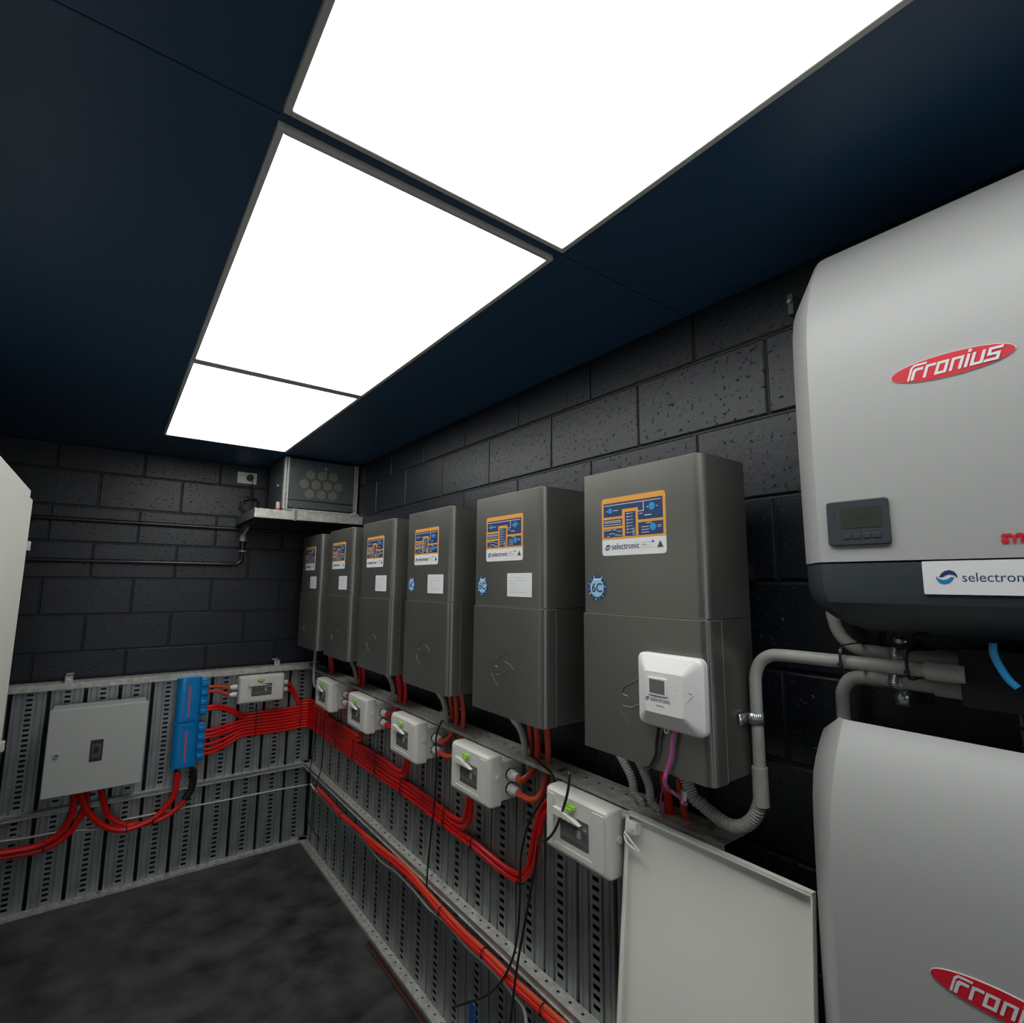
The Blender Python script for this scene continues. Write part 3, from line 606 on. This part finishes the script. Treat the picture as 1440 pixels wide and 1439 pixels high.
cable('data_cable', [(-.11, -2.52, 1.06)]+[(-0.1450, -2.6170, 1.1020)]+[(-0.2500, -2.7450, 1.1510), (-0.2500, -2.7400, 1.1060), (-0.2500, -2.7180, 1.0470), (-0.2500, -2.6840, 0.9840), (-0.2500, -2.6440, 0.9470)]+[(-0.1900, -2.5510, 0.9110), (-0.1900, -2.5440, 0.8820), (-0.1900, -2.5320, 0.8200), (-0.1900, -2.5090, 0.7350), (-0.1900, -2.4800, 0.6270), (-0.1900, -2.4540, 0.5300), (-0.1900, -2.4350, 0.4350), (-0.1900, -2.4220, 0.3550)]+[(-0.1700, -2.3900, 0.2680)], .0038, M_BLACK, 'black cable looping over the nearest breaker box front and hanging to the floor', 'data cable')
mb = MB().box(-.006, .030, -.006, .0, -.13, 0, M_TAPE); tag(mb.build('blue_tape', loc=tuple((-0.1420, -2.1390, 0.2380)), rotz=RW, bevel=.002), 'strip of blue tape hanging from the end of the black cable', 'tape')

# ------------------------------------------------------------------ lower wires under the middle rail
cable('wire', [(-1.6060, -0.1080, 0.3630), (-1.5560, -0.1080, 0.3660), (-1.4520, -0.1080, 0.3580), (-1.3520, -0.1080, 0.3560), (-1.2580, -0.1080, 0.3430), (-1.1780, -0.1080, 0.3300), (-1.0920, -0.1080, 0.3470), (-0.9850, -0.1080, 0.3470), (-0.7770, -0.1080, 0.3440), (-0.5270, -0.1080, 0.3390), (-0.2860, -0.1080, 0.3360), (-0.0810, -0.1080, 0.3280)], .0048, M_WHITE, 'thin white wire strung along the back frame under the middle rail', 'wire')
cable('wire', [(-0.1520, -0.3340, 0.4070), (-0.1520, -0.4480, 0.4000), (-0.1520, -0.8750, 0.3920), (-0.1520, -1.1450, 0.4010), (-0.1520, -1.3790, 0.3850), (-0.1520, -1.5440, 0.4010), (-0.1520, -1.7130, 0.4020), (-0.1520, -1.8520, 0.3930), (-0.1520, -1.9860, 0.4040), (-0.1520, -2.1130, 0.3940), (-0.1520, -2.2550, 0.4020), (-0.1520, -2.3410, 0.3990), (-0.1520, -2.3890, 0.3940), (-0.1520, -2.4270, 0.3900), (-0.1520, -2.4440, 0.3720), (-0.1520, -2.4510, 0.3350)], .0052, M_WHITE, 'thin white wire sagging along the right frame under the orange-red cables', 'wire')
cable('battery_cable', [(-0.1580, -0.4750, 0.4290), (-0.1580, -0.6310, 0.4290), (-0.1580, -0.8770, 0.4190), (-0.1580, -1.0910, 0.4260), (-0.1580, -1.3060, 0.4380), (-0.1580, -1.4720, 0.4490), (-0.1580, -1.6620, 0.4610), (-0.1580, -1.8250, 0.4490), (-0.1580, -1.9580, 0.4430), (-0.1580, -2.0980, 0.4380), (-0.1580, -2.2340, 0.4420), (-0.1580, -2.3960, 0.4430), (-0.1580, -2.5350, 0.4490), (-0.1580, -2.6380, 0.4550)], .0085, M_ORANGE, 'upper orange-red cable running under the middle rail of the right frame', group='orange-red cables under the middle rail')
cable('battery_cable', [(-0.1630, -0.5200, 0.4240), (-0.1630, -0.6960, 0.4280), (-0.1630, -0.9350, 0.4180), (-0.1630, -1.1510, 0.4320), (-0.1630, -1.3360, 0.4230), (-0.1630, -1.5070, 0.4380), (-0.1630, -1.6740, 0.4450), (-0.1630, -1.8350, 0.4400), (-0.1630, -1.9570, 0.4280), (-0.1630, -2.0970, 0.4240), (-0.1630, -2.2340, 0.4290), (-0.1630, -2.3920, 0.4290), (-0.1630, -2.5320, 0.4360), (-0.1630, -2.6320, 0.4400)], .0085, M_RED, 'lower red cable running under the middle rail of the right frame', group='orange-red cables under the middle rail')

# ------------------------------------------------------------------ cable ties
def tie(loc, rz, w, h, d, label, tail=True):
    mb = MB(); P = rrect(-d/2, d/2, -h/2, h/2, min(d, h)*.35, 3); Q = rrect(-d/2+.0016, d/2-.0016, -h/2+.0016, h/2-.0016, min(d, h)*.3, 3)
    n = len(P); vs = [(-w/2, a, b) for a, b in P]+[(w/2, a, b) for a, b in P]+[(-w/2, a, b) for a, b in Q]+[(w/2, a, b) for a, b in Q]
    fs = []
    for j in range(n):
        k = (j+1) % n; fs += [(j, k, n+k, n+j), (2*n+j, 3*n+j, 3*n+k, 2*n+k), (j, 2*n+j, 2*n+k, k), (n+j, n+k, 3*n+k, 3*n+j)]
    mb.add(vs, fs, M_BLACK, False); mb.box(-w*.9, w*.9, -d/2-.003, -d/2, -h*.2-.003, -h*.2+.003, M_BLACK)
    return tag(mb.build('cable_tie', loc=loc, rotz=rz), label, 'cable tie', 'black cable ties on the red cables')
for x, lab in ((-.4430, 'nearer the white breaker box'), (-.178, 'nearer the corner')):
    tie((x, -.120, .779), 0, .004, .195, .025, 'tall tie round the back-wall red ribbon, %s' % lab)
for y, k0, k1, lab in ((-.39, 0, 8, 'just right of the corner'), (-.66, 0, 8, 'under the gap between the first two breaker boxes'), (-.93, 0, 6, 'below the second breaker box'), (-1.23, 0, 6, 'below the gap left of the third breaker box'), (-1.515, 0, 4, 'left of the third breaker box'), (-1.90, 0, 4, 'below the gap between third and fourth breaker boxes'), (-2.10, 0, 2, 'on the last pair below the fourth breaker box'), (-2.375, 0, 2, 'at the low bend before the nearest breaker box')):
    z0, z1 = row_z(k0), row_z(k1-1); e = .006 if y < -2.2 else (-.004*math.sin(y*5) if y > -2 else .0)
    tie((-.1195, y, (z0+z1)/2+(e if y > -2.2 else -.002)), RW, .0045, z1-z0+.024, .025, 'cable tie round the right-wall red ribbon, %s' % lab)
TIE = [(-0.1600, -0.8950, 0.4150), (-0.1600, -1.9570, 0.4340), (-0.1600, -2.2380, 0.4360), (-0.1600, -2.5350, 0.4420)]
TIEB = [(-0.9390, -0.1700, 0.3390), (-1.0540, -0.1700, 0.3270), (-1.3860, -0.1700, 0.3240)]
for i in range(4):
    p = TIE[i]
    tie(p, RW, .004, .034, .026, 'small black tie on the orange-red cables, %s' % ('nearest the corner', 'left of centre', 'right of centre', 'nearest the bottom of the photo')[i])
for p, lab in ((TIEB[0], 'right of the enclosure cables'), (TIEB[1], 'at the lowest part of the sweep'), (TIEB[2], 'on the pair going off to the left')):
    tie(p, 0, .005, .052, .05, 'black cable tie round the thick red cables, %s' % lab)

# ------------------------------------------------------------------ rigid grey conduits between the nearest cabinet and the light grey inverters
def saddle(loc, rz, label, ang=0, tab=.03):
    mb = MB(); n = 10; r = .0145
    P = [(-r-tab, -.001), (-r, -.001)]+[(-r*math.cos(a), -.013-r*math.sin(a)) for a in [PI*i/n for i in range(n+1)]]+[(r, -.001)]
    for (a, b), (c, d) in zip(P, P[1:]):
        mb.add([(a, b, -.011), (c, d, -.011), (c, d, .011), (a, b, .011)], [(0, 1, 2, 3)], M_STEEL, True)
    mb.cyl((-r-tab*.55, -.001, 0), (-r-tab*.55, -.005, 0), .0045, M_STEEL, 8)
    o = mb.build('pipe_saddle', loc=loc, rotz=rz); o.rotation_euler.y = ang
    s = o.modifiers.new('thickness', 'SOLIDIFY'); s.thickness = .0015
    return tag(o, label, 'pipe saddle', 'zinc pipe saddles on the grey conduits')
R2 = .0122
t = tag(empty('conduit', (-.139, -3.197, 1.23)), 'rigid grey conduit rising beside the nearest dark cabinet and bending right', 'conduit')
pp = [(0, 0, -.005), (0, 0, .10), (0, 0, .19), (0, -.003, .218), (0, -.014, .242), (0, -.034, .256), (0, -.06, .260), (0, -.15, .261), (0, -.30, .262), (0, -.345, .262)]
MB().tube(spline(pp, 5), R2, M_CONDUIT, 14).build('pipe', t)
MB().cyl((0, 0, -.045), (0, 0, .03), .0155, M_CONDUIT, 16).build('lower_coupler', t); MB().cyl((0, -.30, .262), (0, -.352, .262), .0155, M_CONDUIT, 16).build('end_coupler', t)
t = tag(empty('conduit', (-.05, -3.325, 1.52)), 'grey conduit dropping from the upper light grey inverter and bending right behind the first pipe', 'conduit')
pp = [(0, .006, .085), (0, .003, .045), (0, -.008, .012), (0, -.032, -.010), (0, -.06, -.015), (0, -.13, -.016), (0, -.215, -.016)]
MB().tube(spline(pp, 5), R2, M_CONDUIT, 14).build('pipe', t); MB().cyl((0, -.165, -.016), (0, -.212, -.016), .0155, M_CONDUIT, 16).build('end_coupler', t)
t = tag(empty('conduit', (-.05, -3.328, 1.36)), 'grey conduit rising from behind the lower inverter and bending right', 'conduit')
pp = [(0, 0, -.15), (0, 0, -.05), (0, 0, .045), (0, -.004, .068), (0, -.018, .088), (0, -.045, .095), (0, -.11, .094), (0, -.205, .093)]
MB().tube(spline(pp, 5), R2, M_CONDUIT, 14).build('pipe', t); MB().cyl((0, -.155, .093), (0, -.203, .093), .0155, M_CONDUIT, 16).build('end_coupler', t)
flex([(-.139, -3.197, 1.205), (-.1395, -3.196, 1.192)]+[(-0.1390, -3.1930, 1.1880), (-0.1390, -3.1870, 1.1700), (-0.1390, -3.1760, 1.1510), (-0.1390, -3.1590, 1.1350), (-0.1390, -3.1400, 1.1250), (-0.1390, -3.1170, 1.1230), (-0.1390, -3.0880, 1.1310), (-0.1390, -3.0560, 1.1440), (-0.1390, -3.0310, 1.1600)]+[(-.139, -2.99, 1.25)], .0145, 'thick ribbed grey conduit curving up under the nearest dark cabinet from the rigid pipe')
saddle((-.139, -3.1835, 1.356), 0, 'zinc saddle holding the rising grey conduit to the side of the nearest dark cabinet')
o = saddle((-.036, -3.43, 1.504), RW, 'zinc saddle round the upper short grey conduit below the inverter', PI/2, .016)
o = saddle((-.036, -3.425, 1.454), RW, 'zinc saddle with hanging tab on the lowest of the grey conduits', -PI/2, .03)
for y, l in ((-3.372, 'left'), (-3.475, 'right')):
    o = tie((-.094, y, 1.497), RW, .005, .050, .124, '%s black cable tie strapping the grey conduits together' % l); o['group'] = 'black ties on the grey conduits'
t = tag(empty('cable_duct', (0, -3.545, 1.445), RW), 'black wiring duct where the grey conduits end, between the two light grey inverters', 'cable duct')
MB().box(0, .5, -.143, 0, 0, .085, M_MATTE).build('body', t, bevel=.003); MB().box(-.003, .5, -.146, -.141, -.003, .088, M_MATTE).build('cover', t, bevel=.002)
cable('data_cable', [(-0.2000, -3.5980, 1.5490), (-0.2000, -3.5980, 1.5330), (-0.2000, -3.6040, 1.5140), (-0.2000, -3.6120, 1.4980), (-0.2000, -3.6200, 1.4890)], .005, M_SKYB, 'blue cable hanging under the upper light grey inverter', 'data cable')

# ------------------------------------------------------------------ light grey wall inverters
def logo_text(mb, cx, cz, s, y):
    # slanted squared lettering of the badge, strokes as bars; the first letter is two nested strokes
    st = .085; k = 0
    def put(P, x):
        nonlocal k; k += 1; d = y-.00004*k
        mb.prism([(cx+(x+px+.32*pz)*s, cz+(pz-.42)*s) for px, pz in P], d, d-.0005, M_PAPER)
    G = {'r': [((0, 0), (0, .70)), ((0, .70), (.42, .70))], 'o': [((0, 0), (0, .70)), ((0, .70), (.50, .70)), ((.50, .70), (.50, 0)), ((.50, 0), (0, 0))],
         'n': [((0, 0), (0, .70)), ((0, .70), (.50, .70)), ((.50, .70), (.50, 0))], 'i': [((0, 0), (0, .70)), ((0, .98), (0, 1.0))],
         'u': [((0, .70), (0, 0)), ((0, 0), (.50, 0)), ((.50, 0), (.50, .70))], 's': [((.56, .72), (0, .72)), ((0, .72), (0, .36)), ((0, .36), (.50, .36)), ((.50, .36), (.50, 0)), ((.50, 0), (-.10, 0))]}
    adv = {'F': 1.02, 'r': .66, 'o': .82, 'n': .82, 'i': .30, 'u': .82, 's': .6}
    x = -sum(adv[c] for c in 'Fronius')/2
    for c in 'Fronius':
        if c == 'F':
            put([(0, -.08), (.13, -.08), (.13, .74), (.22, .88), (.92, .88), (.92, 1.02), (.16, 1.02), (0, .82)][::-1], x)
            put([(.20, -.08), (.38, -.08), (.38, .44), (.46, .54), (.80, .54), (.80, .72), (.30, .72), (.20, .62)][::-1], x)
        else:
            for (a, b), (d, e) in G[c]:
                dx, dz = d-a, e-b; L = math.hypot(dx, dz); ux, uz = dx/L, dz/L; q = st
                put([(a-ux*q+uz*q, b-uz*q-ux*q), (d+ux*q+uz*q, e+uz*q-ux*q), (d+ux*q-uz*q, e+uz*q+ux*q), (a-ux*q-uz*q, b-uz*q+ux*q)], x)
        x += adv[c]
def light_inverter(z0, label, full):
    t = tag(empty('light_grey_inverter', (0, -3.336 if full else -3.319, z0), RW), label, 'inverter', 'light grey wall inverters')
    Wd = .51; sd = .062
    def plan(z, xf, xo, ins=0, back=.05, dz=0):
        return [(ins, -back, z-dz), (ins, -xo+.006, z-dz), (ins+.004, -xo-.003, z-dz*.9), (ins+sd-.010, -xf+.010, z), (ins+sd, -xf+.002, z), (ins+sd+.012, -xf, z), (Wd-ins-sd-.012, -xf, z), (Wd-ins-sd, -xf+.002, z), (Wd-ins-.004, -xo-.003, z-dz*.9), (Wd-ins, -xo+.006, z-dz), (Wd-ins, -back, z-dz)]
    B = .122; rings = [plan(B, .270, .190)]
    for z, xf in ((.30, .272), (.45, .271), (.52, .267), (.57, .259), (.61, .247), (.645, .231), (.675, .213), (.70, .195), (.712, .184)): rings.append(plan(z, xf, xf-.080 if z < .5 else xf-.080+(z-.5)*.10, dz=0 if z < .6 else (z-.6)*.36))
    rings.append(plan(.709, .180, .112, .004, dz=.040)); rings.append(plan(.66, .17, .10, .006, dz=.02)); rings.append(plan(.62, .10, .08, .008))
    MB().loft(rings, M_INV).build('upper_cover', t, angle=22)
    rings = [plan(z, xf, xo, i) for z, xf, xo, i in ((0, .10, .09, .085), (.003, .135, .115, .070), (.012, .185, .14, .050), (.026, .226, .160, .030), (.040, .250, .174, .016), (.055, .264, .183, .006), (.075, .268, .188, .001), (.119, .2685, .189, .001))]
    MB().loft(rings, M_INVD).build('lower_cover', t, angle=28)
    MB().box(.05, .46, -.05, 0, .10, .60, M_RACK).build('wall_bracket', t)
    mb = MB()
    for z in ((.51, .32) if full else (.49, .24)):
        d = .1855; mb.cyl((.012, -d-.004, z), (.008, -d-.008, z), .0075, M_GALV2, 10); mb.cyl((.010, -d-.006, z), (.006, -d-.0095, z), .004, M_INKG, 6)
    mb.build('cover_screw', t)
    # oval badge
    cx, cz = .262, .4095
    mb = MB(); mb.prism(ell(cx, cz, .0745, .0185, 40), -.2705, -.2725, M_PAPER); mb.prism(ell(cx, cz, .0735, .0176, 40), -.2725, -.2732, M_LOGORED)
    logo_text(mb, cx+.002, cz, .0215, -.2732); mb.build('oval_badge', t)
    # display
    mb = MB(); x0, x1, z0_, z1_ = .0795, .170, .148, .222
    mb.prism(rrect(x0, x1, z0_, z1_, .005, 4), -.268, -.2765, M_INVD); dh = mb.build('display_housing', t, bevel=.0015)
    mb = MB(); mb.box(x0+.022, x1-.010, -.2772, -.2764, z0_+.028, z1_-.013, M_LCD)
    mb.text('1563', x0+.035, z0_+.038, .016, -.2773, M_INK, sx=1.1)
    mb.build('display_screen', dh)
    mb = MB()
    for k in range(4): mb.box(x0+.024+.0145*k, x0+.035+.0145*k, -.2778, -.2764, z0_+.0105, z0_+.0185, M_INVD)
    mb.build('display_keys', dh, bevel=.0005)
    mb = MB()
    for k in range(3): mb.cyl((x0+.012, -.2764, z0_+.038+.008*k), (x0+.012, -.2769, z0_+.038+.008*k), .0018, M_INK, 10)
    mb.build('indicator_lights', dh)
    MB().text('SYMO', .298, .1425, .0165, -.2718, M_LOGORED, bold=.0008, sx=1.05).build('red_lettering', t)
    if full:
        mb = MB(); mb.prism(rrect(.205, .40, .071, .1195, .0015, 2), -.268, -.2698, M_PAPER)
        swirl(mb, .2335, .096, .0245, -.2698); mb.text('selectronic', .2505, .0895, .0185, -.2698, M_NAVY, sx=.95); mb.build('white_sticker', t)
        MB().cyl((.165, -.150, .004), (.166, -.154, -.002), .010, M_BLACK, 10).build('drain_plug', t)
    return t
light_inverter(1.548, 'upper light grey inverter with red oval badge, small display and dark curved underside', True)
light_inverter(.685, 'lower light grey inverter with red oval badge, at the bottom right corner', False)
mb = MB().box(.0, .012, -.030, 0, -.03, .02, M_RACK).cyl((.006, -.036, .0), (.006, -.032, .0), .005, M_STEEL, 8); tag(mb.build('wall_bracket', loc=(0, -3.262, 2.285), rotz=RW), 'tiny dark bracket with bright screw beside the top of the upper inverter', 'bracket')

# ------------------------------------------------------------------ leaning cream panel
t = tag(empty('leaning_panel', (-.292, -2.884, .004), RW), 'cream metal panel with folded edges leaning below the nearest dark cabinet', 'panel')
t.rotation_euler = (-math.atan(.113/1.083), 0, RW)
Wd, H = .430, 1.088
MB().box(0, Wd, -.002, 0, 0, H, M_CREAM).build('sheet', t)
MB().box(0, Wd, -.016, 0, H-.003, H, M_CREAM).box(0, Wd, -.016, 0, 0, .003, M_CREAM).box(0, .003, -.016, 0, 0, H, M_CREAM).box(Wd-.003, Wd, -.016, 0, 0, H, M_CREAM).box(0, Wd, -.016, -.014, H-.007, H, M_CREAM).box(0, .010, -.016, -.014, 0, H, M_CREAM).build('folded_edge', t, bevel=.0008)
MB().box(.006, .038, -.024, -.002, H-.042, H-.016, M_WHITE2).box(.022, .032, -.027, -.024, H-.036, H-.026, M_WHITE).box(.000, .012, -.020, -.002, H-.052, H-.044, M_WHITE2).build('hinge_block', t, bevel=.0015)
mb = MB().tube(spline([(.002, -.020, H-.047), (.02, -.026, H-.050), (.04, -.026, H-.062), (.052, -.022, H-.070)], 5), .0022, M_WHITE2, 8)
mb.tube(spline([(.002, -.020, H-.052), (.014, -.026, H-.062), (.032, -.026, H-.068), (.052, -.022, H-.072)], 5), .0022, M_WHITE2, 8).build('hinge_clip', t)

# ------------------------------------------------------------------ tall pale cabinet at the left edge
t = tag(empty('tall_cabinet', (-1.86, -2.2, 0)), 'tall pale grey cabinet cut by the left edge of the photo', 'cabinet')
MB().box(-.38, .386, -.60, .72, .0, 1.920, M_PALE).build('body', t, bevel=.003)
MB().box(.387, .394, -.60, .716, .03, 1.888, M_PALE).build('door', t, bevel=.002)
MB().box(.386, .402, .708, .732, 1.722, 1.752, M_GALV2).box(.386, .402, .708, .732, 1.10, 1.13, M_GALV2).build('hinge', t, bevel=.002)
# brown board on the floor along the right frame
mb = MB().box(0, 1.9, -.008, .0, 0, .012, M_RUST).box(0, 1.9, -.022, -.008, 0, .005, M_RUST); tag(mb.build('edge_strip', loc=(-.150, -1.30, 0), rotz=RW, bevel=.001), 'dark brown strip lying on the floor along the right frame', 'strip')
